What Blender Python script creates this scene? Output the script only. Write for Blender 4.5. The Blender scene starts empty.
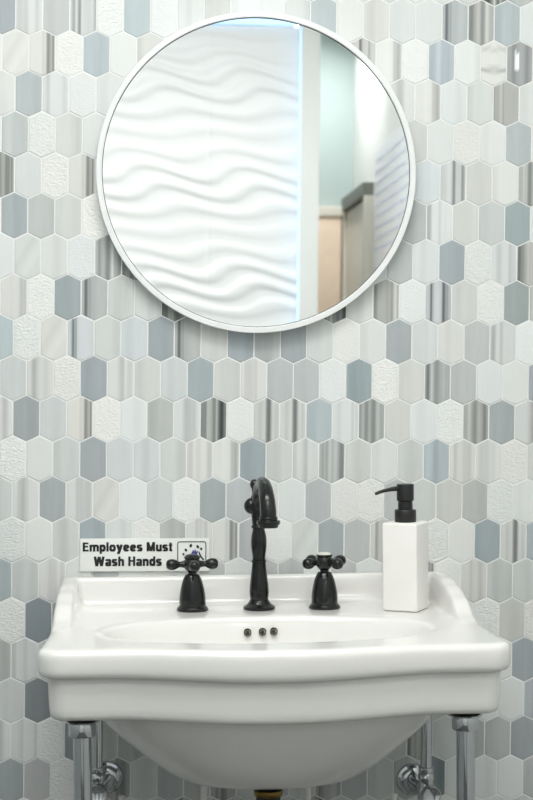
import bpy, bmesh, math, random
from math import sin, cos, pi, radians
from mathutils import Vector, Matrix
random.seed(7)
S = bpy.context.scene
C = S.collection

# ------------------------------------------------------------------ view
EYE = 1.248                 # camera height above the floor
DIST = 2.7779               # camera distance from the tiled wall (wall face is y = 0)
FPX = 1716.0
YAW, PITCH, ROLL = 0.0713, 0.0225, 0.0104


def cam_rows():
    cy, sy, cp, sp, cr, sr = cos(YAW), sin(YAW), cos(PITCH), sin(PITCH), cos(ROLL), sin(ROLL)
    Ry = Matrix(((cy, 0, -sy), (0, 1, 0), (sy, 0, cy)))
    Rp = Matrix(((1, 0, 0), (0, cp, -sp), (0, sp, cp)))
    Rr = Matrix(((cr, -sr, 0), (sr, cr, 0), (0, 0, 1)))
    return Rr @ Rp @ Ry


RM = cam_rows()
cd = bpy.data.cameras.new('camera')
cam = bpy.data.objects.new('camera', cd)
C.objects.link(cam)
ax = [Vector((r[0], r[2], -r[1])) for r in RM]
rot = Matrix((ax[0], -ax[1], -ax[2])).transposed()
cam.matrix_world = Matrix.Translation((0, -DIST, EYE)) @ rot.to_4x4()
cd.sensor_fit = 'VERTICAL'
cd.sensor_height = 36
cd.lens = FPX / 800 * 36
cd.clip_start = .02
cd.dof.use_dof = True
cd.dof.focus_distance = 2.58
cd.dof.aperture_fstop = 8
S.camera = cam


# ------------------------------------------------------------------ colour and materials
def lin(c):
    c = c / 255
    return c / 12.92 if c <= .04045 else ((c + .055) / 1.055) ** 2.4


def rgb(r, g, b):
    return (lin(r), lin(g), lin(b), 1)


def mat(name, col, rough=.5, metal=0, coat=0, spec=.5, bump=None, emit=None, vary=None):
    m = bpy.data.materials.new(name)
    m.use_nodes = True
    nt = m.node_tree
    b = nt.nodes['Principled BSDF']
    b.inputs['Base Color'].default_value = col
    b.inputs['Roughness'].default_value = rough
    b.inputs['Metallic'].default_value = metal
    b.inputs['Coat Weight'].default_value = coat
    b.inputs['Coat Roughness'].default_value = .05
    b.inputs['Specular IOR Level'].default_value = spec
    if emit:
        b.inputs['Emission Color'].default_value = emit[0]
        b.inputs['Emission Strength'].default_value = emit[1]
    tc = nt.nodes.new('ShaderNodeTexCoord')
    if vary:
        n = nt.nodes.new('ShaderNodeTexNoise')
        n.inputs['Scale'].default_value = vary[0]
        n.inputs['Detail'].default_value = 5
        nt.links.new(tc.outputs['Object'], n.inputs['Vector'])
        r = nt.nodes.new('ShaderNodeValToRGB')
        k = vary[1]
        r.color_ramp.elements[0].color = (col[0] * (1 - k), col[1] * (1 - k), col[2] * (1 - k), 1)
        r.color_ramp.elements[1].color = (min(1, col[0] * (1 + k)), min(1, col[1] * (1 + k)), min(1, col[2] * (1 + k)), 1)
        r.color_ramp.elements[0].position = .3
        r.color_ramp.elements[1].position = .7
        nt.links.new(n.outputs['Fac'], r.inputs['Fac'])
        nt.links.new(r.outputs['Color'], b.inputs['Base Color'])
    if bump:
        n = nt.nodes.new('ShaderNodeTexNoise')
        n.inputs['Scale'].default_value = bump[0]
        n.inputs['Detail'].default_value = 4
        nt.links.new(tc.outputs['Object'], n.inputs['Vector'])
        bp = nt.nodes.new('ShaderNodeBump')
        bp.inputs['Strength'].default_value = bump[1]
        bp.inputs['Distance'].default_value = .002
        nt.links.new(n.outputs['Fac'], bp.inputs['Height'])
        nt.links.new(bp.outputs['Normal'], b.inputs['Normal'])
    return m


CERAMIC = mat('white_ceramic', rgb(230, 229, 225), .16, 0, .25)
BLACK = mat('oil_rubbed_black', rgb(16, 20, 18), .25, .3, .25, vary=(60, .25))
CHROME = mat('chrome', (.52, .54, .555, 1), .06, 1)
RUBBER = mat('black_rubber', rgb(18, 18, 18), .5)
PUMP = mat('matt_black_plastic', rgb(22, 23, 23), .38)
RESIN = mat('white_resin', rgb(240, 238, 234), .42, vary=(30, .015))
PORC = mat('ivory_cap', rgb(214, 214, 200), .15, 0, .5)
BRASS = mat('aged_brass', rgb(120, 100, 55), .3, 1)
BRONZE = mat('bronze', rgb(92, 88, 74), .35, .8)
HOLE = mat('dark_hole', rgb(24, 23, 20), .7)
FRAME = mat('white_frame', rgb(230, 232, 231), .35, vary=(40, .01))
GAPSHADE = mat('gap_shade', rgb(50, 48, 48), .5)
MIRROR = mat('mirror_silver', (.93, .945, .94, 1), .0, 1)
SIGN = mat('sign_white', rgb(232, 234, 230), .3)
INK = mat('sign_black', rgb(14, 15, 18), .5)
BLUEINK = mat('sign_blue', rgb(52, 56, 130), .5)
HOSE = mat('white_hose', rgb(225, 225, 220), .4)
GROUT = mat('grout', rgb(231, 232, 230), .85, bump=(300, .2))
PAINT = mat('white_paint', rgb(238, 240, 237), .6, bump=(120, .05))
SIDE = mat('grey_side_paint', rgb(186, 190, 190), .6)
CEIL = mat('ceiling_paint', rgb(240, 242, 242), .8)
FLOOR = mat('floor_tile', rgb(84, 84, 82), .35, vary=(6, .08))
WAVE = mat('white_wave_panel', rgb(246, 247, 246), .35)
GREEN = mat('grey_green_paint', rgb(174, 188, 186), .7)
PEACH = mat('peach_wood', rgb(244, 222, 200), .5, vary=(14, .05))
CREAM = mat('cream_trim', rgb(228, 224, 212), .5)
DARKTRIM = mat('dark_trim', rgb(122, 126, 118), .5)
DIFF = mat('light_diffuser', (1, 1, 1, 1), .5, emit=((1, .99, .97, 1), 3))
LED = mat('led_blue', (.6, .8, 1, 1), .5, emit=((.36, .63, 1, 1), 1.15))
BOARD = mat('notice_board', rgb(250, 251, 254), .35)
PALEINK = mat('pale_blue_writing', rgb(220, 224, 239), .6)


# ------------------------------------------------------------------ mesh helpers
def obj(name, bm, m, parent=None, smooth=True, angle=40, loc=None):
    me = bpy.data.meshes.new(name)
    bmesh.ops.recalc_face_normals(bm, faces=bm.faces[:])
    bm.to_mesh(me)
    bm.free()
    o = bpy.data.objects.new(name, me)
    C.objects.link(o)
    for mm in (m if isinstance(m, (list, tuple)) else [m]):
        me.materials.append(mm)
    if smooth:
        me.polygons.foreach_set('use_smooth', [True] * len(me.polygons))
        try:
            me.set_sharp_from_angle(angle=radians(angle))
        except Exception:
            pass
    if parent:
        o.parent = parent
    if loc:
        o.location = loc
    return o


def empty(name, loc, rot=(0, 0, 0), parent=None):
    o = bpy.data.objects.new(name, None)
    C.objects.link(o)
    o.empty_display_size = .03
    o.location = loc
    o.rotation_euler = rot
    return o


def tag(o, label, cat, group=None):
    o['label'] = label
    o['category'] = cat
    if group:
        o['group'] = group
    return o


def struct(o):
    o['kind'] = 'structure'
    return o


def box(bm, lo, hi, bevel=0, seg=2, mi=0):
    v = [bm.verts.new((x, y, z)) for x in (lo[0], hi[0]) for y in (lo[1], hi[1]) for z in (lo[2], hi[2])]
    fs = [bm.faces.new([v[i] for i in f]) for f in ((0, 1, 3, 2), (4, 6, 7, 5), (0, 4, 5, 1), (2, 3, 7, 6), (0, 2, 6, 4), (1, 5, 7, 3))]
    for f in fs:
        f.material_index = mi
    if bevel:
        es = list({e for f in fs for e in f.edges})
        bmesh.ops.bevel(bm, geom=es, offset=bevel, segments=seg, profile=.6, affect='EDGES')
    return bm


def lathe(bm, prof, seg=40, M=None, cap=True):
    """prof: list of (r, z); revolved about z."""
    rings = []
    M = M or Matrix()
    for r, z in prof:
        if r < 1e-6:
            rings.append([bm.verts.new(M @ Vector((0, 0, z)))])
        else:
            rings.append([bm.verts.new(M @ Vector((r * cos(2 * pi * k / seg), r * sin(2 * pi * k / seg), z))) for k in range(seg)])
    for a, b in zip(rings, rings[1:]):
        for k in range(seg):
            j = (k + 1) % seg
            if len(a) == 1 and len(b) == 1:
                continue
            if len(a) == 1:
                bm.faces.new((a[0], b[k], b[j]))
            elif len(b) == 1:
                bm.faces.new((a[k], a[j], b[0]))
            else:
                bm.faces.new((a[k], a[j], b[j], b[k]))
    if cap:
        for r in (rings[0], rings[-1]):
            if len(r) > 2:
                bm.faces.new(r)
    return bm


def axis(p, d):
    """matrix carrying +z to direction d at p"""
    d = Vector(d).normalized()
    return Matrix.Translation(p) @ d.to_track_quat('Z', 'Y').to_matrix().to_4x4()


def smoothpath(pts, n=8):
    """Catmull-Rom through (x,y,z,r)"""
    P = [Vector(p) for p in pts]
    P = [P[0] * 2 - P[1]] + P + [P[-1] * 2 - P[-2]]
    out = []
    for i in range(1, len(P) - 2):
        a, b, c, d = P[i - 1:i + 3]
        for k in range(n):
            t = k / n
            out.append(.5 * ((2 * b) + (c - a) * t + (2 * a - 5 * b + 4 * c - d) * t * t + (3 * b - a - 3 * c + d) * t ** 3))
    out.append(P[-2])
    return out


def tube(bm, pts, seg=20, n=8, flat=1.0):
    path = smoothpath(pts, n)
    up = Vector((1, 0, .013))
    rings = []
    for i, p in enumerate(path):
        q0 = path[max(0, i - 1)].to_3d()
        q1 = path[min(len(path) - 1, i + 1)].to_3d()
        t = (q1 - q0).normalized()
        if i == 0:
            s = t.cross(up)
            if s.length < .1:
                s = t.cross(Vector((0, 1, 0)))
            s.normalize()
        s = (s - t * s.dot(t)).normalized()
        w = t.cross(s)
        c = p.to_3d()
        rings.append([bm.verts.new(c + (s * cos(2 * pi * k / seg) * flat + w * sin(2 * pi * k / seg)) * p.w) for k in range(seg)])
    for a, b in zip(rings, rings[1:]):
        for k in range(seg):
            j = (k + 1) % seg
            bm.faces.new((a[k], a[j], b[j], b[k]))
    bm.faces.new(rings[0])
    bm.faces.new(rings[-1])
    return bm


def ball(bm, c, r, sx=1, sy=1, sz=1, seg=20):
    bmesh.ops.create_uvsphere(bm, u_segments=seg, v_segments=seg // 2, radius=r,
                              matrix=Matrix.Translation(c) @ Matrix.Diagonal((sx, sy, sz, 1)))
    return bm


def V4(p):
    return Vector((p[0], p[1], p[2], p[3]))


def interp(tab, x):
    if x <= tab[0][0]:
        return tab[0][1]
    for (a, fa), (b, fb) in zip(tab, tab[1:]):
        if x <= b:
            t = (x - a) / (b - a)
            t = t * t * (3 - 2 * t)
            return fa + (fb - fa) * t
    return tab[-1][1]


# ------------------------------------------------------------------ the tiled wall
PT = .043
RATIO = 1.5125
U0, V0 = -4.88, -12.2659
HW = PT / 2
ROWP = PT * RATIO
SL = .0105
XL, XR, ZTOP = -.95, .85, 2.6
ROWS = {
    -2: "wgwwgwwgwbwwgwwgwwgSGw", -1: "BlnsTbtwgwwgbwgwwLdbww",
    0: "wvRTbwgwwwwwwwsrtmwhMw", 1: "wbltw" + "w" * 10 + "lrwgdww", 2: "wGTgw" + "w" * 11 + "gwTwbw",
    3: "SiTR" + "w" * 12 + "isgwdw", 4: "wBGgT" + "w" * 11 + "GlggBw", 5: "wvwtdS" + "w" * 9 + "GwBTldg",
    6: "wlTBLggS" + "wwwww" + "SgdtKgTBd", 7: "bTvJgiBLgBGBgtwBiwnltg", 8: "wilTBlgiBglnntBTgdnwwB",
    9: "lBiRTwGlStCCbldgwTdBlw", 10: "gTwgBiiglrBgldgwgmllTg", 11: "glBlvwgtBnwwntTnggGTwg",
    12: "wTwgBitGlRntvBnswTwBCb", 13: "bglwGwwgnwnnwnwdRtlGgg", 14: "wTkd" + "g" * 14 + "wTgT",
    15: "Gll" + "g" * 16 + "wBg", 16: "wgkg" + "gdgngGdgwgngdgg" + "wwm",
    17: "llTk" + "gGdgngGdgGngd" + "gdnBg", 18: "gBnTg" + "dgGndgGgdngG" + "kwwwn", 19: "gTgBgwgdgGngdgwgTTTwgT"}
BASE = {'w': (219, 222, 220), 'i': (205, 210, 210), 'l': (216, 218, 216), 'g': (205, 208, 205), 'G': (186, 190, 188),
        'n': (187, 190, 190), 'B': (163, 171, 175), 'b': (178, 187, 190), 't': (226, 228, 226), 'T': (230, 232, 229),
        's': (198, 200, 198), 'S': (130, 134, 131), 'd': (172, 175, 172), 'L': (176, 181, 181), 'J': (200, 205, 206),
        'R': (214, 215, 211), 'C': (205, 208, 206), 'K': (186, 189, 190), 'h': (222, 224, 220), 'v': (214, 216, 212),
        'M': (164, 167, 167), 'm': (176, 185, 190), 'k': (140, 149, 153), 'r': (218, 220, 216)}


def bumpfn(x, c, w):
    d = abs(x - c) / w
    return max(0., 1 - d * d) if d < 1 else 0.


def tile_fn(ty, rnd):
    base = Vector(BASE[ty])
    k = rnd.uniform(.975, 1.02)
    warm = rnd.uniform(-1.5, 1.5)
    base = Vector((base[0] * k + warm, base[1] * k, base[2] * k - warm))
    if ty in 'Bbk':
        hue = rnd.uniform(-1, 1)
        base += Vector((-3, 0, -3)) * hue if hue > 0 else Vector((1, 0, -.5)) * -hue
    lines = []                         # (centre, halfwidth, depth)

    def many(n, a, b, w0, w1, d0, d1):
        for _ in range(n):
            lines.append((rnd.uniform(a, b), rnd.uniform(w0, w1), rnd.uniform(d0, d1)))
    if ty == 'w' and rnd.random() < .55:
        many(1, -1, 1, .3, .6, 4, 10)
    if ty in 'gi':
        many(2, -1, 1, .3, .6, -6, 10)
    if ty == 'l':
        many(3, -1, 1, .12, .4, 8, 24)
        many(2, -1, 1, .1, .2, -6, 4)
    if ty in 'G':
        many(2, -1, 1, .3, .6, -14, 16)
    if ty == 's':
        many(3, -1, 1, .08, .16, 40, 80)
        many(3, -1, 1, .2, .4, -14, 16)
    if ty == 'S':
        many(4, -1, 1, .1, .2, 20, 45)
        many(5, -1, 1, .06, .14, -55, -25)
    if ty == 'd':
        many(4, -1, 1, .08, .3, 14, 36)
        many(3, -1, 1, .1, .25, -28, -12)
    if ty == 'L':
        lines += [(-.72, .16, 85), (-.42, .1, 30), (.5, .5, -8)]
    if ty == 'J':
        lines += [(-.62, .15, 105), (-.36, .1, 50), (.4, .6, -6)]
    if ty == 'R':
        lines += [(.45, .13, 95), (.68, .1, 70), (.88, .1, 95), (.1, .2, 14)]
    if ty == 'C':
        lines += [(.12, .2, 85), (.3, .16, 45), (-.5, .2, 12), (.8, .15, 10)]
    if ty == 'K':
        lines += [(-.62, .13, 95), (.42, .13, 105), (.7, .12, 40), (-.1, .4, -22), (-.9, .15, -10)]
    if ty == 'r':
        lines += [(.55, .3, 34), (.85, .2, 40), (-.2, .3, -3)]
    if ty == 'M':
        lines += [(-.5, .25, 22), (.6, .2, 20), (.1, .2, -8)]
    if ty == 'm':
        many(5, -1, 1, .15, .4, -10, 12)
    if ty in 'Bbkn':
        many(2, -1, 1, .4, .7, -5, 7)
    ang = rnd.uniform(-.9, .9)

    def f(x, z):
        v = base.copy()
        for c, w, d in lines:
            v -= Vector((1, 1, .97)) * (d * bumpfn(x, c, w))
        if ty == 'h':
            v -= Vector((1, 1, .98)) * (45 * bumpfn(z, -.28, .13) + 22 * bumpfn(z, .62, .12))
        if ty == 'v':
            v += Vector((1, 1, 1)) * (5 * bumpfn(z - .9 * x, -.5, .4)) - Vector((1, 1, .97)) * (6 * bumpfn(z - .9 * x, .35, .35))
        if ty == 'M':
            v += Vector((1, 1, 1)) * (88 * (1 if -.42 < x < -.05 and -.28 < z < .52 else 0))  # white glare patch painted into the tile colour
        return v
    return f


def build_wall():
    verts, faces, cols, bump = [], [], [], []
    mats = []
    nrow0, nrow1 = -14, 27
    for v in range(nrow0, nrow1 + 1):
        odd = v % 2
        for iu in range(-18, 27):
            u = iu + (.5 if odd else 0)
            cx = (u + U0) * PT
            zt = EYE - (v * RATIO + V0) * PT
            zc = zt - (ROWP + SL) / 2
            if cx + HW < XL - .02 or cx - HW > XR + .02 or zc > ZTOP + .05 or zc < -.05:
                continue
            rnd = random.Random(v * 1000 + iu * 7 + 5)
            k = iu + 1
            if v in ROWS and 0 <= k < len(ROWS[v]):
                ty = ROWS[v][k]
                seen = True
            else:
                ty = rnd.choice("wwwwwlllggggGiinBBbtTTdsSRCLvr")
                seen = False
            f = tile_fn(ty, rnd)
            plain = ty in 'wgitTBbkn' and not seen
            nx = 16 if seen else 8
            nz = 10 if ty in 'hvM' else 1
            hw, gap = HW - .0008, .0008
            zt_, zb_ = zt - gap, zt - ROWP - SL + gap
            ins = .0011
            jit = rnd.uniform(-.0004, .0004)
            tb = 1. if ty == 'T' else (.45 if ty == 't' else 0.)
            b0 = len(verts)
            W = hw - ins
            for i in range(nx + 1):
                t = -1 + 2 * i / nx
                x = t * W
                d = SL * abs(x) / HW
                top, bot = zt_ - ins - d, zb_ + ins + d
                for j in range(nz + 1):
                    s = j / nz
                    z = bot + (top - bot) * s
                    verts.append((cx + x, -.0008 + jit, z))
                    c = f(t, (z - zc) / .0375)
                    cols.append((lin(max(0, min(255, c[0]))), lin(max(0, min(255, c[1]))), lin(max(0, min(255, c[2]))), 1))
                    bump.append(tb)
            for i in range(nx):
                for j in range(nz):
                    a = b0 + i * (nz + 1) + j
                    b = a + nz + 1
                    faces.append((a, b, b + 1, a + 1))
            # bevelled rim down to the grout
            loop = [b0 + i * (nz + 1) for i in range(nx + 1)]                       # bottom, left to right
            loop += [b0 + nx * (nz + 1) + j for j in range(1, nz + 1)]              # right
            loop += [b0 + i * (nz + 1) + nz for i in range(nx - 1, -1, -1)]         # top
            loop += [b0 + j for j in range(nz - 1, 0, -1)]
            r0 = len(verts)
            for q in loop:
                X, Y, Z = verts[q]
                dx, dz = (X - cx) / W, (Z - zc)
                verts.append((cx + (X - cx) * hw / W, .0003, zc + dz * (1 + ins / .037)))
                cols.append(cols[q])
                bump.append(tb)
            n = len(loop)
            for q in range(n):
                p = (q + 1) % n
                faces.append((loop[q], r0 + q, r0 + p, loop[p]))
    nt_ = len(faces)
    b0 = len(verts)
    for p in ((XL, .0001, 0), (XR, .0001, 0), (XR, .0001, ZTOP), (XL, .0001, ZTOP), (XL, .06, 0), (XR, .06, 0), (XR, .06, ZTOP), (XL, .06, ZTOP)):
        verts.append(p)
        cols.append((.6, .6, .6, 1))
        bump.append(0)
    for q in ((0, 1, 2, 3), (5, 4, 7, 6), (4, 0, 3, 7), (1, 5, 6, 2), (3, 2, 6, 7), (4, 5, 1, 0)):
        faces.append([b0 + i for i in q])
    me = bpy.data.meshes.new('wall_back')
    me.from_pydata(verts, [], faces)
    ca = me.color_attributes.new('stone', 'FLOAT_COLOR', 'POINT')
    ca.data.foreach_set('color', [x for c in cols for x in c])
    fa = me.attributes.new('chisel', 'FLOAT', 'POINT')
    fa.data.foreach_set('value', bump)
    m = bpy.data.materials.new('hexagon_stone_tile')
    m.use_nodes = True
    nt = m.node_tree
    bs = nt.nodes['Principled BSDF']
    at = nt.nodes.new('ShaderNodeAttribute')
    at.attribute_name = 'stone'
    tc = nt.nodes.new('ShaderNodeTexCoord')
    mp = nt.nodes.new('ShaderNodeMapping')
    mp.inputs['Scale'].default_value = (160, 160, 18)
    nz = nt.nodes.new('ShaderNodeTexNoise')
    nz.inputs['Scale'].default_value = 1
    nz.inputs['Detail'].default_value = 4
    nt.links.new(tc.outputs['Object'], mp.inputs['Vector'])
    nt.links.new(mp.outputs['Vector'], nz.inputs['Vector'])
    mx = nt.nodes.new('ShaderNodeMixRGB')
    mx.blend_type = 'OVERLAY'
    mx.inputs['Fac'].default_value = .08
    nt.links.new(at.outputs['Color'], mx.inputs['Color1'])
    nt.links.new(nz.outputs['Fac'], mx.inputs['Color2'])
    nt.links.new(mx.outputs['Color'], bs.inputs['Base Color'])
    # chiselled relief only on the rough tiles
    ab = nt.nodes.new('ShaderNodeAttribute')
    ab.attribute_name = 'chisel'
    m2 = nt.nodes.new('ShaderNodeMapping')
    m2.inputs['Scale'].default_value = (170, 170, 300)
    n2 = nt.nodes.new('ShaderNodeTexNoise')
    n2.inputs['Scale'].default_value = 1
    n2.inputs['Detail'].default_value = 3
    n2.inputs['Distortion'].default_value = .8
    nt.links.new(tc.outputs['Object'], m2.inputs['Vector'])
    nt.links.new(m2.outputs['Vector'], n2.inputs['Vector'])
    mu = nt.nodes.new('ShaderNodeMath')
    mu.operation = 'MULTIPLY'
    nt.links.new(ab.outputs['Fac'], mu.inputs[0])
    nt.links.new(n2.outputs['Fac'], mu.inputs[1])
    bp = nt.nodes.new('ShaderNodeBump')
    bp.inputs['Strength'].default_value = .9
    bp.inputs['Distance'].default_value = .0028
    nt.links.new(mu.outputs[0], bp.inputs['Height'])
    nt.links.new(bp.outputs['Normal'], bs.inputs['Normal'])
    bs.inputs['Roughness'].default_value = .42
    bs.inputs['Specular IOR Level'].default_value = .35
    me.materials.append(m)
    me.materials.append(GROUT)
    me.polygons.foreach_set('material_index', [0] * nt_ + [1] * 6)
    o = bpy.data.objects.new('wall_back', me)
    C.objects.link(o)
    return struct(o)


build_wall()


# ------------------------------------------------------------------ room shell
def slab(name, lo, hi, m, bevel=0):
    o = obj(name, box(bmesh.new(), lo, hi, bevel), m, smooth=False)
    return struct(o)


YF = -3.1          # face of the wave-panel wall
YE = -4.3          # far end of the passage
slab('floor', (XL - .1, YE - .1, -.1), (XR + .1, .06, 0), FLOOR)
slab('ceiling', (XL - .1, YE - .1, ZTOP), (XR + .1, .06, ZTOP + .1), CEIL)
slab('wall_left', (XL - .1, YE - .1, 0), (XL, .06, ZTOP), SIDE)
slab('wall_right', (XR, YE - .1, 0), (XR + .1, .06, ZTOP), PAINT)
slab('wall_far', (XL, YE - .1, 0), (XR, YE, ZTOP), GREEN)


def build_wave():
    x0, x1, z0, z1 = XL, .52, 0, 2.385
    nx, nz = 230, 520
    bm = bmesh.new()
    lam, per = .335, .335
    grid = []
    for i in range(nx + 1):
        col = []
        x = x0 + (x1 - x0) * i / nx
        for j in range(nz + 1):
            z = z0 + (z1 - z0) * j / nz
            zp = (z / per) % 1.0
            amp = .9 * (.35 + .65 * (.5 + .5 * cos(2 * pi * (zp - .55))))
            th = 2 * pi * 5 * zp + amp * 2.7 * sin(2 * pi * x / lam + 2 * pi * zp * 1 + .6)
            s = .5 + .5 * sin(th + .55 * cos(th))
            a = .0085 * (.3 + .7 * (.5 + .5 * cos(2 * pi * (zp - .5))))
            y = YF + a * (s ** 3)
            if abs((x - .215) / .67 - round((x - .215) / .67)) < .003:
                y -= .0015
            col.append(bm.verts.new((x, y, z)))
        grid.append(col)
    for i in range(nx):
        for j in range(nz):
            bm.faces.new((grid[i][j], grid[i + 1][j], grid[i + 1][j + 1], grid[i][j + 1]))
    # solid back
    B = [bm.verts.new(p) for p in ((x0, YF - .1, z0), (x1, YF - .1, z0), (x1, YF - .1, z1), (x0, YF - .1, z1))]
    bm.faces.new(B)
    bm.faces.new([c[0] for c in grid] + [B[1], B[0]])
    bm.faces.new([c[-1] for c in grid] + [B[2], B[3]])
    bm.faces.new(grid[0] + [B[3], B[0]])
    bm.faces.new(grid[-1] + [B[2], B[1]])
    return struct(obj('wall_front', bm, WAVE, angle=80))


build_wave()
slab('trim_1', (.52, YF - .1, 0), (.585, YF + .045, ZTOP), PAINT, .004)          # white end post of the wave wall
slab('trim_2', (XL, YF - .1, 2.43), (.52, YF + .006, ZTOP), PAINT)               # plain band above the panels
# cool light strips along the top and the right edge of the wave panels
bm = bmesh.new()
box(bm, (XL + .01, YF - .004, 2.39), (.51, YF + .014, 2.425))
led = obj('led_strip', bm, LED, smooth=False)
tag(led, 'pale blue light strip along the top of the white wave panels', 'light')
bm = bmesh.new()
box(bm, (.5165, YF + .020, 0), (.5200, YF + .040, 2.38))
led = obj('led_strip', bm, LED, smooth=False)
tag(led, 'pale blue upright light strip beside the white post, right edge of wave panels', 'light')

# passage behind: beige door in the end wall, framed door in the right wall, notice board
d = obj('door_1', box(bmesh.new(), (.44, YE + .001, 0), (.80, YE + .04, 1.845), .003), PEACH)
struct(d)
slab('trim_3', (.42, YE + .001, 1.845), (.82, YE + .05, 1.885), CREAM, .003)
bm = bmesh.new()
box(bm, (XR - .03, -4.24, 0), (XR - .001, -3.62, 1.86), .003)
struct(obj('door_2', bm, CREAM))
slab('trim_4', (XR - .05, -4.27, 1.865), (XR - .001, -3.58, 1.915), DARKTRIM, .003)
slab('trim_5', (XR - .045, -3.62, 0), (XR - .001, -3.57, 1.865), CREAM, .003)
slab('trim_6', (XR - .045, -4.29, 0), (XR - .001, -4.24, 1.865), CREAM, .003)

nb = empty('notice_board', (XR, -3.05, 1.83))
bm = box(bmesh.new(), (-.012, -.5, -.24), (0, .5, .2), .002)
rr = random.Random(3)
for i in range(9):
    z = .15 - i * .04
    y = -.44
    while y < .4:
        w = rr.uniform(.02, .07)
        box(bm, (-.0135, y, z - .005), (-.0119, y + w, z + .005), mi=1)
        y += w + rr.uniform(.015, .03)
obj('panel', bm, [BOARD, PALEINK], nb, smooth=False)
tag(nb, 'white notice sheet with pale blue writing on the right wall', 'notice board')


# ------------------------------------------------------------------ round mirror
mx, mz, mr = 0, 0, .2575


def at_depth(px, py, d):
    v = Vector(((px - 266.5) / FPX, (py - 400) / FPX, 1))
    r = RM.transposed() @ v
    s = (DIST - d) / r[2]
    return Vector((r[0] * s, -d, EYE - r[1] * s))


mc = at_depth(257, 172.5, .022)
mir = empty('round_mirror', (mc.x, 0, mc.z))
tag(mir, 'round mirror with thin white rim on the hexagon tiled wall', 'mirror')
Mf = Matrix.Rotation(radians(90), 4, 'X')        # +z -> -y


def ringlathe(bm, prof, seg=128):
    rings = [[bm.verts.new(Mf @ Vector((r * cos(2 * pi * k / seg), r * sin(2 * pi * k / seg), z))) for k in range(seg)] for r, z in prof]
    rings.append(rings[0])
    for a, b in zip(rings, rings[1:]):
        for k in range(seg):
            j = (k + 1) % seg
            bm.faces.new((a[k], a[j], b[j], b[k]))
    return bm


obj('frame', ringlathe(bmesh.new(), [(.2480, .004), (.2570, .002), (.2575, .004), (.2575, .022), (.2568, .0235), (.2487, .0235), (.2480, .0225)]), FRAME, mir)
obj('shade_ring', ringlathe(bmesh.new(), [(.2468, .012), (.2480, .012), (.2480, .0200), (.2470, .0200)]), GAPSHADE, mir)  # dark ring standing in for the shadow gap between glass and frame
bm = bmesh.new()
lathe(bm, [(.2472, .010), (.2472, .0190)], 128, Mf)
obj('glass', bm, MIRROR, mir)
bm = bmesh.new()
lathe(bm, [(.2465, .001), (.2465, .009)], 96, Mf)
obj('backing', bm, DARKTRIM, mir)

# ------------------------------------------------------------------ console sink
DECK = .8602
TILT = -.018
SX = .183
sink = empty('console_sink', (SX, 0, DECK), (0, TILT, 0))
tag(sink, 'white ceramic console sink on two chrome legs against the tiled wall', 'sink')
bpy.context.view_layer.update()
SM = Matrix.Translation((SX, 0, DECK)) @ Matrix.Rotation(TILT, 4, 'Y')


def sinkpt(x, y, z=0):
    return SM @ Vector((x, y, z))


def bowf(x):
    return interp([(0, 1), (.02, 1), (.235, 0), (.3, 0)], abs(x))


def outline(d=0.):
    """right half from back centre to front centre, then mirrored; d insets it"""
    rb = max(.012 - d * .2, .007)
    rf = max(.034 - d * .7, .012)
    yb, yf = -.003 - d, -.471 + d
    xb, xf = .312 - d, .325 - d
    pts = []
    for i in range(24):
        pts.append(((xb - rb) * i / 24, yb))
    for a in range(0, 91, 15):
        pts.append((xb - rb + rb * sin(radians(a)), yb - rb + rb * cos(radians(a))))
    for i in range(1, 27):
        t = i / 27
        pts.append((xb + (xf - xb) * t * t, yb - rb + t * (yf + rf - yb + rb)))
    for a in range(0, 91, 9):
        pts.append((xf - rf + rf * cos(radians(a)), yf + rf - rf * sin(radians(a))))
    for i in range(1, 33):
        x = (xf - rf) * (1 - i / 32)
        pts.append((x, yf - .030 * bowf(x)))
    left = [(-x, y) for x, y in pts[1:-1]][::-1]
    return [Vector((x, y - .02 * x * (-y / .45))) for x, y in pts + left]


OUT = outline()
NO = len(OUT)
HT = [(0, .0438), (.09, .0428), (.15, .038), (.20, .027), (.245, .007), (.285, 0)]
PC = Vector((0, -.265))


def ring_out(d, zb, hwt=0., drop=0.):
    pts = []
    for p, q in zip(OUT, outline(d)):
        h = interp(HT, -q.y if abs(p.y) > .02 else 0) * hwt
        pts.append(Vector((q.x, q.y, zb + h - drop * bowf(p.x) * (1 if p.y < -.3 else 0))))
    return pts


def ring_ell(cy, a, b, z, e=2.0):
    pts = []
    for p in OUT:
        v = p - PC
        # angle scaled so that corners map evenly
        t = math.atan2(v.y / .24, v.x / .32)
        c, s = cos(t), sin(t)
        pts.append(Vector((a * math.copysign(abs(c) ** (2 / e), c), cy + b * math.copysign(abs(s) ** (2 / e), s), z)))
    return pts


rings = []
for k, z in ((.07, -.130), (.2, -.128), (.45, -.121), (.68, -.104), (.82, -.075), (.905, -.042), (.95, -.019), (.975, -.0085), (.993, -.003), (1.015, -.0006), (1.06, 0)):
    rings.append(ring_ell(-.302, .240 * k, .122 * k, z, 2.15))
rings.append(ring_out(.052, 0))
for d, z, h in ((.042, 0, 0), (.036, 0, .025), (.032, 0, .13), (.0295, 0, .5), (.0275, 0, .86), (.0255, 0, .965), (.0215, 0, 1), (.010, -.0003, 1), (.0045, -.0018, 1), (.0012, -.0055, 1), (0, -.012, 1)):
    rings.append(ring_out(d, z, h))
for d, z, dr in ((0, -.027, 0), (.0008, -.0335, .003), (.004, -.0380, .004), (.009, -.0394, .004), (.0127, -.0402, .004), (.0133, -.0435, .004), (.0145, -.088, .004), (.0165, -.0950, .004), (.022, -.0993, .004), (.034, -.1005, .004), (.052, -.1005, .003)):
    rings.append(ring_out(d, z, 0, dr))
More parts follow.
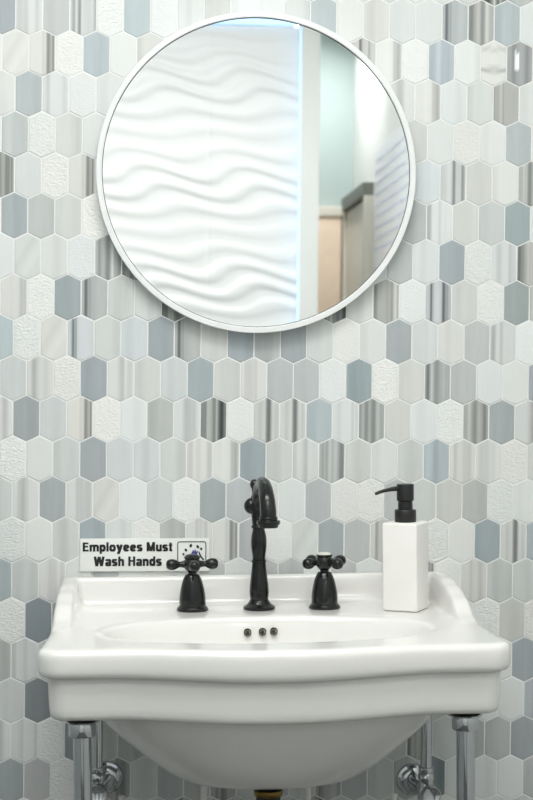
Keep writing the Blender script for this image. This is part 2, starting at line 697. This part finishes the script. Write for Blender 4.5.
for a, b, z in ((.262, .182, -.1015), (.256, .178, -.112), (.240, .169, -.132), (.208, .149, -.162), (.173, .128, -.190), (.146, .110, -.208), (.131, .100, -.2155), (.121, .093, -.2185), (.108, .083, -.2205), (.05, .04, -.2215)):
    rings.append(ring_ell(-.275, a, b, z, 2.2))
bm = bmesh.new()
RV = [[bm.verts.new(p) for p in r] for r in rings]
for a, b in zip(RV, RV[1:]):
    for k in range(NO):
        j = (k + 1) % NO
        bm.faces.new((a[k], a[j], b[j], b[k]))
bm.faces.new(RV[0])
bm.faces.new(RV[-1])
basin = obj('basin', bm, CERAMIC, sink, angle=75)
md = basin.modifiers.new('smooth', 'SUBSURF')
md.levels = 1
md.render_levels = 1
# three overflow holes in the back slope of the bowl
for px_ in (-.0237, -.0010, .0162):
    bm = bmesh.new()
    n = Vector((0, -.80, .60)).normalized()
    M = axis((px_, -.1918, -.0222 + (px_ + .03) * .02), n)
    lathe(bm, [(.0058, -.003), (.0058, .0012), (.0050, .0018), (.0044, .0012), (.0042, -.0006), (.0030, -.0008), (0, -.0009)], 24, M)
    oh = obj('overflow_hole', bm, BRONZE, sink)
    bm = bmesh.new()
    lathe(bm, [(.0028, -.001), (.0026, .0004), (0, .0008)], 16, M)
    obj('hole_shade', bm, HOLE, oh)  # dark disc standing in for the shade inside the open hole
# drain tail under the bowl
bm = bmesh.new()
lathe(bm, [(.026, -.2205), (.028, -.227), (.028, -.232), (.022, -.238), (.018, -.241), (.018, -.262)], 40, Matrix.Translation((0, -.275, 0)))
dr = obj('drain', bm, RUBBER, sink)
dr['label'] = 'black drain fitting under the bowl'
bm = bmesh.new()
lathe(bm, [(.0205, -.241), (.0215, -.243), (.0215, -.248), (.0205, -.250)], 40, Matrix.Translation((0, -.275, 0)))
obj('brass_ring', bm, BRASS, dr)
bm = bmesh.new()
lathe(bm, [(.016, -.256), (.016, -.40), (.020, -.402), (.020, -.42), (.016, -.422), (.016, -.46)], 32, Matrix.Translation((0, -.275, 0)))
obj('tailpiece', bm, RUBBER, dr)
bm = bmesh.new()
tube(bm, [(0, -.275, -.45, .016), (0, -.275, -.49, .016), (0, -.25, -.52, .016), (0, -.15, -.525, .016), (0, -.01, -.525, .016)], 24)
obj('waste_pipe', bm, CHROME, dr)
# chrome console legs
for s in (-1, 1):
    lx, ly = (.270, -.400) if s > 0 else (-.267, -.387)
    zf = -(DECK - (-TILT) * -lx * 1.0) / cos(TILT) - 0.0
    zf = -DECK - lx * .018
    bm = bmesh.new()
    lathe(bm, [(.0128, -.104), (.0128, zf + .03), (.0128, zf + .012), (.022, zf + .008), (.024, zf)], 40, Matrix.Translation((lx, ly, 0)))
    lg = obj('leg', bm, CHROME, sink)
    bm = bmesh.new()
    lathe(bm, [(.0138, -.1325), (.0182, -.1315), (.0188, -.130), (.0188, -.1140), (.0182, -.1125), (.0235, -.1115), (.0245, -.1095), (.0225, -.1070), (.012, -.1065)], 40, Matrix.Translation((lx, ly, 0)))
    obj('collar', bm, CHROME, lg)
    bm = bmesh.new()
    lathe(bm, [(.022, -.1065), (.0265, -.1055), (.0265, -.1015), (.022, -.0995)], 40, Matrix.Translation((lx, ly, 0)))
    obj('rubber_pad', bm, RUBBER, lg)


# ------------------------------------------------------------------ faucet
fp = sinkpt(0, -.105, .0003)
fa = empty('faucet_spout', fp, (0, TILT, 0))
tag(fa, 'tall black gooseneck faucet spout standing between the two cross handles', 'faucet')
bm = bmesh.new()
lathe(bm, [(0, 0), (.0246, 0), (.0252, .0012), (.0252, .0036), (.0238, .0048), (.0205, .0065), (.0178, .0092), (.0158, .0125), (.0150, .0145)], 48)
obj('base_flange', bm, BLACK, fa)
bm = bmesh.new()
lathe(bm, [(.0140, .0125), (.0142, .0165), (.0150, .022), (.0153, .028), (.0147, .037), (.0131, .050), (.0117, .062), (.0106, .0735), (.0118, .0742), (.0118, .0768), (.0102, .0775), (.0102, .082),
           (.0112, .090), (.0122, .098), (.0124, .106), (.0117, .114), (.0102, .121), (.0092, .126), (.0113, .127), (.0118, .129), (.0113, .1305), (.0092, .132), (.0096, .140), (0, .1405)], 48)
obj('column', bm, BLACK, fa)
bm = bmesh.new()
tube(bm, [(0, 0, .130, .0098), (-.0008, .001, .150, .0106), (-.0005, -.004, .172, .0104), (.001, -.018, .189, .0100), (.003, -.042, .1995, .0102), (.0052, -.070, .1965, .0108), (.0068, -.092, .181, .0118), (.0078, -.1005, .163, .0124), (.0080, -.102, .152, .0124)], 32, 8)
obj('spout', bm, BLACK, fa)
bm = bmesh.new()
lathe(bm, [(.010, .1535), (.0136, .1535), (.0142, .1525), (.0142, .1505), (.0136, .1495), (.0138, .149), (.0172, .148), (.0178, .1465), (.0178, .1435), (.0170, .1420), (.0150, .1415), (.0150, .1385), (.0140, .1372), (.0120, .1372), (.0112, .141), (0, .141)], 40, Matrix.Translation((.0080, -.102, 0)))
obj('spout_ring', bm, BLACK, fa)
bm = bmesh.new()
ball(bm, (-.0108, .006, .161), .0118, 1, 1, 1.1)
tube(bm, [(-.0085, .010, .166, .006), (-.0045, .010, .178, .0052), (-.0052, .010, .188, .0048)], 16, 4)
ball(bm, (-.0055, .010, .1945), .0072, 1, 1, 1.15)
obj('finial', bm, BLACK, fa)


def handle(name, x, y, ang, capmat, label):
    p = sinkpt(x, y, .0003)
    h = empty(name, p, (0, TILT, 0))
    tag(h, label, 'tap', 'cross handle taps on the sink deck')
    bm = bmesh.new()
    lathe(bm, [(0, 0), (.0243, 0), (.0249, .0012), (.0247, .0034), (.0238, .0042), (.0232, .0050), (.0220, .0066), (.0205, .0075), (.0207, .0100), (.0206, .0180), (.0198, .0260), (.0182, .0350), (.0162, .0430),
               (.0138, .0500), (.0112, .0550), (.0098, .0566), (.0090, .0568)], 48)
    obj('bell', bm, BLACK, h)
    bm = bmesh.new()
    lathe(bm, [(.0068, .0560), (.0068, .0600), (.0085, .0612), (.0112, .0640), (.0134, .0690), (.0138, .0725), (.0132, .0760), (.0116, .0790), (.0112, .0805), (.0126, .0815), (.0128, .0835), (.0118, .0843), (0, .0843)], 40)
    hub = obj('hub', bm, BLACK, h)
    bm = bmesh.new()
    lathe(bm, [(.0112, .0838), (.0110, .0852), (.0092, .0868), (.0055, .0880), (0, .0884)], 32)
    c = obj('cap', bm, capmat, hub)
    for k in range(4):
        a = ang + k * pi / 2
        M = Matrix.Translation((0, 0, .0722)) @ Matrix.Rotation(a, 4, 'Z') @ Matrix.Rotation(pi / 2, 4, 'Y')
        bm = bmesh.new()
        lathe(bm, [(.0062, .010), (.0054, .0140), (.0046, .0172), (.0044, .0195), (.0050, .0215), (.0066, .0240), (.0082, .0275), (.0088, .0312), (.0085, .0350), (.0070, .0385), (.0045, .0403), (0, .0409)], 24, M)
        obj('arm', bm, BLACK, h)
    return h


handle('tap', -.1045, -.108, radians(5), BLACK, 'black cross-handle tap with dark cap below the hand washing sign')
handle('tap', .1025, -.108, radians(33), PORC, 'black cross-handle tap with ivory cap between spout and soap dispenser')

# ------------------------------------------------------------------ soap dispenser
sd = empty('soap_dispenser', sinkpt(.2266, -.1370, .0004), (0, TILT, 0))
tag(sd, 'white square soap dispenser with black pump on the right of the sink deck', 'soap dispenser')
a = radians(-28.7)
RB = Matrix.Rotation(a, 4, 'Z')
bm = bmesh.new()
box(bm, (-.0283, -.0283, 0), (.0283, .0283, .1362), .0034, 3)
bmesh.ops.transform(bm, matrix=RB, verts=bm.verts[:])
obj('bottle', bm, RESIN, sd)
bm = bmesh.new()
lathe(bm, [(.0160, .1360), (.0168, .1370), (.0168, .1545), (.0162, .1553), (.0085, .1555)], 40)
pc = obj('pump_collar', bm, PUMP, sd)
bm = bmesh.new()
lathe(bm, [(.0115, .1550), (.0115, .1640), (.0108, .1675), (.0124, .1690), (.0134, .1700), (.0134, .1942), (.0130, .1952), (0, .1953)], 40)
hd = obj('pump_head', bm, PUMP, sd)
bm = bmesh.new()
tube(bm, [(-.004, -.001, .1885, .0042), (-.016, -.004, .1883, .0038), (-.028, -.007, .1868, .0030), (-.039, -.010, .1845, .0026), (-.0485, -.012, .1812, .0024)], 16, 6)
obj('nozzle', bm, PUMP, hd)

# ------------------------------------------------------------------ hand washing sign
P0 = at_depth(80, 571.5, .003)
P1 = at_depth(209.5, 539, .003)
SW, SH = P1.x - P0.x, P1.z - P0.z
sg = empty('sign', (P0.x, -.0012, P0.z), (0, -.006, 0))
tag(sg, 'white sign reading Employees Must Wash Hands above the left sink handle', 'sign')
obj('plate', box(bmesh.new(), (0, -.003, 0), (SW, 0, SH), .0008), SIGN, sg)


def arc(cx, cy, rx, ry, a0, a1, n=14):
    return [(cx + rx * cos(radians(a0 + (a1 - a0) * i / n)), cy + ry * sin(radians(a0 + (a1 - a0) * i / n))) for i in range(n + 1)]


# bold condensed grotesque letters as strokes; cap height 1, x-height .74
T = .215
H = T / 2
GL = {
    'E': (.56, [[(H, 0), (H, 1)], [(0, 1 - H), (.54, 1 - H)], [(0, .53), (.50, .53)], [(0, H), (.56, H)]]),
    'M': (.80, [[(H, 0), (H, 1)], [(.80 - H, 0), (.80 - H, 1)], [(.11, 1), (.40, .03)], [(.69, 1), (.40, .03)]]),
    'W': (1.0, [[(.10, 1), (.27, 0)], [(.27, 0), (.5, .98)], [(.5, .98), (.73, 0)], [(.73, 0), (.90, 1)]]),
    'H': (.66, [[(H, 0), (H, 1)], [(.66 - H, 0), (.66 - H, 1)], [(0, .53), (.66, .53)]]),
    'm': (.86, [[(H, 0), (H, .74)], arc(.26, .46, .17, .19, 180, 0) + [(.43, 0)], arc(.60, .46, .17, .19, 180, 0) + [(.77, 0)]]),
    'n': (.54, [[(H, 0), (H, .74)], arc(.27, .45, .175, .20, 180, 0) + [(.445, 0)]]),
    'h': (.54, [[(H, 0), (H, 1)], arc(.27, .45, .175, .20, 180, 0) + [(.445, 0)]]),
    'u': (.54, [[(.445, 0), (.445, .74)], [(H, .74)] + arc(.27, .28, .175, .20, 180, 360)]),
    'p': (.56, [[(H, -.26), (H, .74)], arc(.28, .37, .185, .285, 0, 360, 24)]),
    'd': (.56, [[(.56 - H, 0), (.56 - H, 1)], arc(.28, .37, .185, .285, 0, 360, 24)]),
    'o': (.58, [arc(.29, .37, .195, .285, 0, 360, 24)]),
    'e': (.56, [[(.14, .37), (.46, .37)], arc(.28, .37, .185, .285, 0, 325, 22)]),
    'a': (.54, [[(.445, 0), (.445, .5)], arc(.27, .47, .175, .18, 0, 160), arc(.27, .21, .17, .13, 0, 360, 20)]),
    's': (.50, [arc(.25, .51, .155, .14, 20, 270, 14) + arc(.25, .23, .16, .14, 90, -160, 14)]),
    'l': (.20, [[(.10, 0), (.10, 1)]]),
    't': (.34, [[(.17, .95), (.17, .20)] + arc(.27, .19, .10, .10, 180, 270, 6) + [(.34, .09)], [(0, .66), (.34, .66)]]),
    'y': (.56, [[(.08, .74), (.29, .06)], [(.48, .74), (.27, .02), (.20, -.16), (.06, -.18)]]),
    ' ': (.24, [])}


def text(body, x0, x1, zb, cap):
    bm = bmesh.new()
    quads = []
    pen = 0
    for ch in body:
        w, strokes = GL[ch]
        for st in strokes:
            n = len(st)
            closed = (Vector(st[0]) - Vector(st[-1])).length < 1e-4
            L = []
            for i, p in enumerate(st):
                p = Vector(p)
                q0 = Vector(st[i - 1]) if i else (Vector(st[-2]) if closed else None)
                q1 = Vector(st[i + 1]) if i < n - 1 else (Vector(st[1]) if closed else None)
                ds = [d.normalized() for d in ((p - q0) if q0 else None, (q1 - p) if q1 else None) if d is not None and d.length > 1e-6]
                t = sum(ds, Vector((0, 0))).normalized()
                nn = Vector((-t.y, t.x))
                k = 1 / max(.5, nn.dot(Vector((-ds[0].y, ds[0].x))))
                hw = H * (abs(nn.x) + .82 * abs(nn.y)) * k
                L.append((p + nn * hw, p - nn * hw))
            for i in range(n - 1):
                quads.append([(pen + q.x, q.y) for q in (L[i][0], L[i][1], L[i + 1][1], L[i + 1][0])])
        pen += w + .085
    pen -= .085
    for k, q in enumerate(quads):
        pts = [(x0 + x / pen * (x1 - x0), zb + y * cap) for x, y in q]
        poly(bm, pts, -.0036 - .000002 * (k % 7), -.0030)
    return obj('lettering', bm, INK, sg, smooth=False)


def poly(bm, pts, y0=-.0036, y1=-.0030):
    f = [bm.verts.new((x, y0, z)) for x, z in pts]
    b = [bm.verts.new((x, y1, z)) for x, z in pts]
    bm.faces.new(f)
    bm.faces.new(b[::-1])
    n = len(pts)
    for i in range(n):
        j = (i + 1) % n
        bm.faces.new((f[i], f[j], b[j], b[i]))


PXM = SW / 129.5
text('Employees Must', 2.7 * PXM, 92.3 * PXM, SH - 12.9 * PXM, 9.2 * PXM)
text('Wash Hands', 13.8 * PXM, 81.5 * PXM, SH - 27.6 * PXM, 9.6 * PXM)


def ipx(x, y):          # pixels inside the sign -> local metres
    return (x * PXM, SH - y * PXM)


def rrect(x0, y0, x1, y1, r, n=6):
    pts = []
    for cx, cy, a0 in ((x1 - r, y0 + r, -90), (x1 - r, y1 - r, 0), (x0 + r, y1 - r, 90), (x0 + r, y0 + r, 180)):
        for k in range(n + 1):
            t = radians(a0 + 90 * k / n)
            pts.append((cx + r * cos(t), cy + r * sin(t)))
    return pts


bm = bmesh.new()
o_ = [ipx(*p) for p in rrect(97.3, 3.0, 126.5, 28.5, 2.5)]
i_ = [ipx(*p) for p in rrect(98.2, 3.9, 125.6, 27.6, 1.8)]
fo = [[bm.verts.new((x, y, z)) for x, z in o_] for y in (-.0036, -.0030)]
fi = [[bm.verts.new((x, y, z)) for x, z in i_] for y in (-.0036, -.0030)]
n = len(o_)
for k in range(n):
    j = (k + 1) % n
    bm.faces.new((fo[0][k], fo[0][j], fi[0][j], fi[0][k]))
    bm.faces.new((fo[1][j], fo[1][k], fi[1][k], fi[1][j]))
    bm.faces.new((fo[0][j], fo[0][k], fo[1][k], fo[1][j]))
    bm.faces.new((fi[0][k], fi[0][j], fi[1][j], fi[1][k]))
obj('pictogram_border', bm, INK, sg, smooth=False)
bm = bmesh.new()
for (x, y, r, s) in ((106.0, 11.8, 1.0, .5), (110.9, 7.4, 1.1, -.2), (117.8, 8.4, 1.1, .4), (121.3, 10.6, .9, .2), (103.5, 16, .8, .3)):
    pts = []
    for k in range(12):
        t = 2 * pi * k / 12
        pts.append(ipx(x + 1.25 * r * cos(t) + s * sin(t), y + 1.6 * r * sin(t)))
    poly(bm, pts)
poly(bm, [ipx(*p) for p in ((118.3, 13), (119.5, 13.4), (122, 18.5), (124.4, 21.5), (123.4, 22.6), (119.6, 18.0))])
obj('pictogram_drops', bm, INK, sg, smooth=False)
bm = bmesh.new()
poly(bm, [ipx(*p) for p in ((111.5, 14.8), (113, 11.8), (114, 12), (113.8, 14), (115.3, 11.2), (116.2, 11.6), (115.8, 14), (117.3, 12.4), (118, 13.2), (117.2, 16.5), (119, 18.5), (117.5, 20.2), (113.5, 18.2), (111, 17.6))])
poly(bm, [ipx(*p) for p in ((104, 22), (108, 20.3), (113, 21.3), (117, 23.6), (116, 25.4), (110, 24.8), (105, 24.2))])
obj('pictogram_hands', bm, BLUEINK, sg, smooth=False)


# ------------------------------------------------------------------ plumbing under the sink
def valve(px, topy, nuty, handy, escpx, escy, label):
    a = at_depth(px, nuty, .075)
    v = empty('shutoff_valve', (a.x, a.y, a.z))
    tag(v, label, 'valve', 'chrome shutoff valves below the sink')
    zt = at_depth(px, topy, .075).z - a.z
    e = at_depth(escpx, escy, 0)
    hz = at_depth(px, handy, .11).z - a.z
    bm = bmesh.new()
    tube(bm, [(0, 0, -.004, .0088), (0, 0, .03, .0088), (0, 0, zt * .6, .0088), (0, .0, zt, .0088)], 24, 4)
    obj('supply_pipe', bm, CHROME, v)
    bm = bmesh.new()
    lathe(bm, [(.009, .012), (.0118, .011), (.0122, .004), (.0112, .002), (.0128, .0), (.0128, -.008), (.0112, -.012), (.012, -.016), (.0135, hz + .004), (.0135, hz - .012), (.009, hz - .02), (0, hz - .021)], 32)
    obj('body', bm, CHROME, v)
    bm = bmesh.new()
    d = Vector((e.x - a.x, 0 - a.y, hz)) - Vector((0, 0, hz))
    tube(bm, [(0, 0, hz, .0078), (d.x * .5, d.y * .5, hz, .0078), (d.x, d.y, hz, .0078)], 20, 2)
    obj('wall_pipe', bm, CHROME, v)
    bm = bmesh.new()
    lathe(bm, [(.0265, .001), (.0265, .003), (.0245, .0055), (.0200, .0062), (.0180, .0085), (.0120, .0095), (.008, .0096)], 48, axis((d.x, d.y, hz), (0, -1, 0)))
    obj('escutcheon', bm, CHROME, v)
    bm = bmesh.new()
    lathe(bm, [(.007, .008), (.007, .028), (.0135, .030), (.0158, .033), (.0158, .043), (.0140, .046), (.0120, .0445), (0, .0445)], 32, axis((0, 0, hz), (.05, -1, .05)))
    obj('handle', bm, CHROME, v)
    return v


valve(426, 715, 774, 796, 412, 781, 'chrome shutoff valve and pipe beside the right sink leg')
valve(97, 715, 774, 794, 107, 781, 'chrome shutoff valve and pipe behind the left sink leg')
for px, lab in ((204, 'white supply hose under the left side of the sink bowl'), (307, 'white supply hose under the right side of the sink bowl')):
    p = at_depth(px, 791, .075)
    bm = bmesh.new()
    s = -1 if px < 250 else 1
    tube(bm, [(p.x, p.y, .757, .0055), (p.x, p.y, .70, .0055), (p.x, p.y, .60, .0055), (p.x + s * .004, p.y, .52, .0055), (p.x + s * .03, p.y, .45, .0055), (p.x + s * .08, p.y, .43, .0055), (p.x + s * .125, p.y, .47, .0055), (p.x + s * (.13 if s < 0 else .14), p.y, .56, .0055)], 16, 6)
    h = obj('supply_hose', bm, HOSE)
    tag(h, lab, 'hose', 'white supply hoses under the bowl')


# ------------------------------------------------------------------ lights
def ceiling_light(x, y, w, h, watt, label, col=(1, 1, .985)):
    r = empty('ceiling_light', (x, y, ZTOP))
    tag(r, label, 'ceiling light')
    bm = bmesh.new()
    box(bm, (-w / 2 - .02, -h / 2 - .02, -.03), (w / 2 + .02, h / 2 + .02, -.0005), .003)
    obj('housing', bm, PAINT, r)
    bm = bmesh.new()
    box(bm, (-w / 2, -h / 2, -.033), (w / 2, h / 2, -.0302))
    obj('diffuser', bm, DIFF, r, smooth=False)
    ld = bpy.data.lights.new('lamp', 'AREA')
    ld.shape = 'RECTANGLE'
    ld.size, ld.size_y = w, h
    ld.energy = watt
    ld.color = col
    lo = bpy.data.objects.new('lamp', ld)
    C.objects.link(lo)
    lo.parent = r
    lo.location = (0, 0, -.04)
    return r


ceiling_light(-.05, -1.08, 1.2, .5, 16.5, 'white ceiling panel light nearest the tiled wall')
ceiling_light(-.05, -2.05, 1.2, .5, 10.5, 'white ceiling panel light in front of the wave panels')
ceiling_light(.68, -3.75, .2, .6, 8, 'narrow ceiling panel light added to brighten the passage')  # added lamp, there only to give the passage light

w = bpy.data.worlds.new('world')
S.world = w
w.use_nodes = True
w.node_tree.nodes['Background'].inputs[0].default_value = (.9, .95, 1, 1)
w.node_tree.nodes['Background'].inputs[1].default_value = .3

S.view_settings.view_transform = 'Standard'
S.view_settings.look = 'None'
S.view_settings.gamma = 1
S.view_settings.exposure = 0
S.view_settings.use_curve_mapping = False
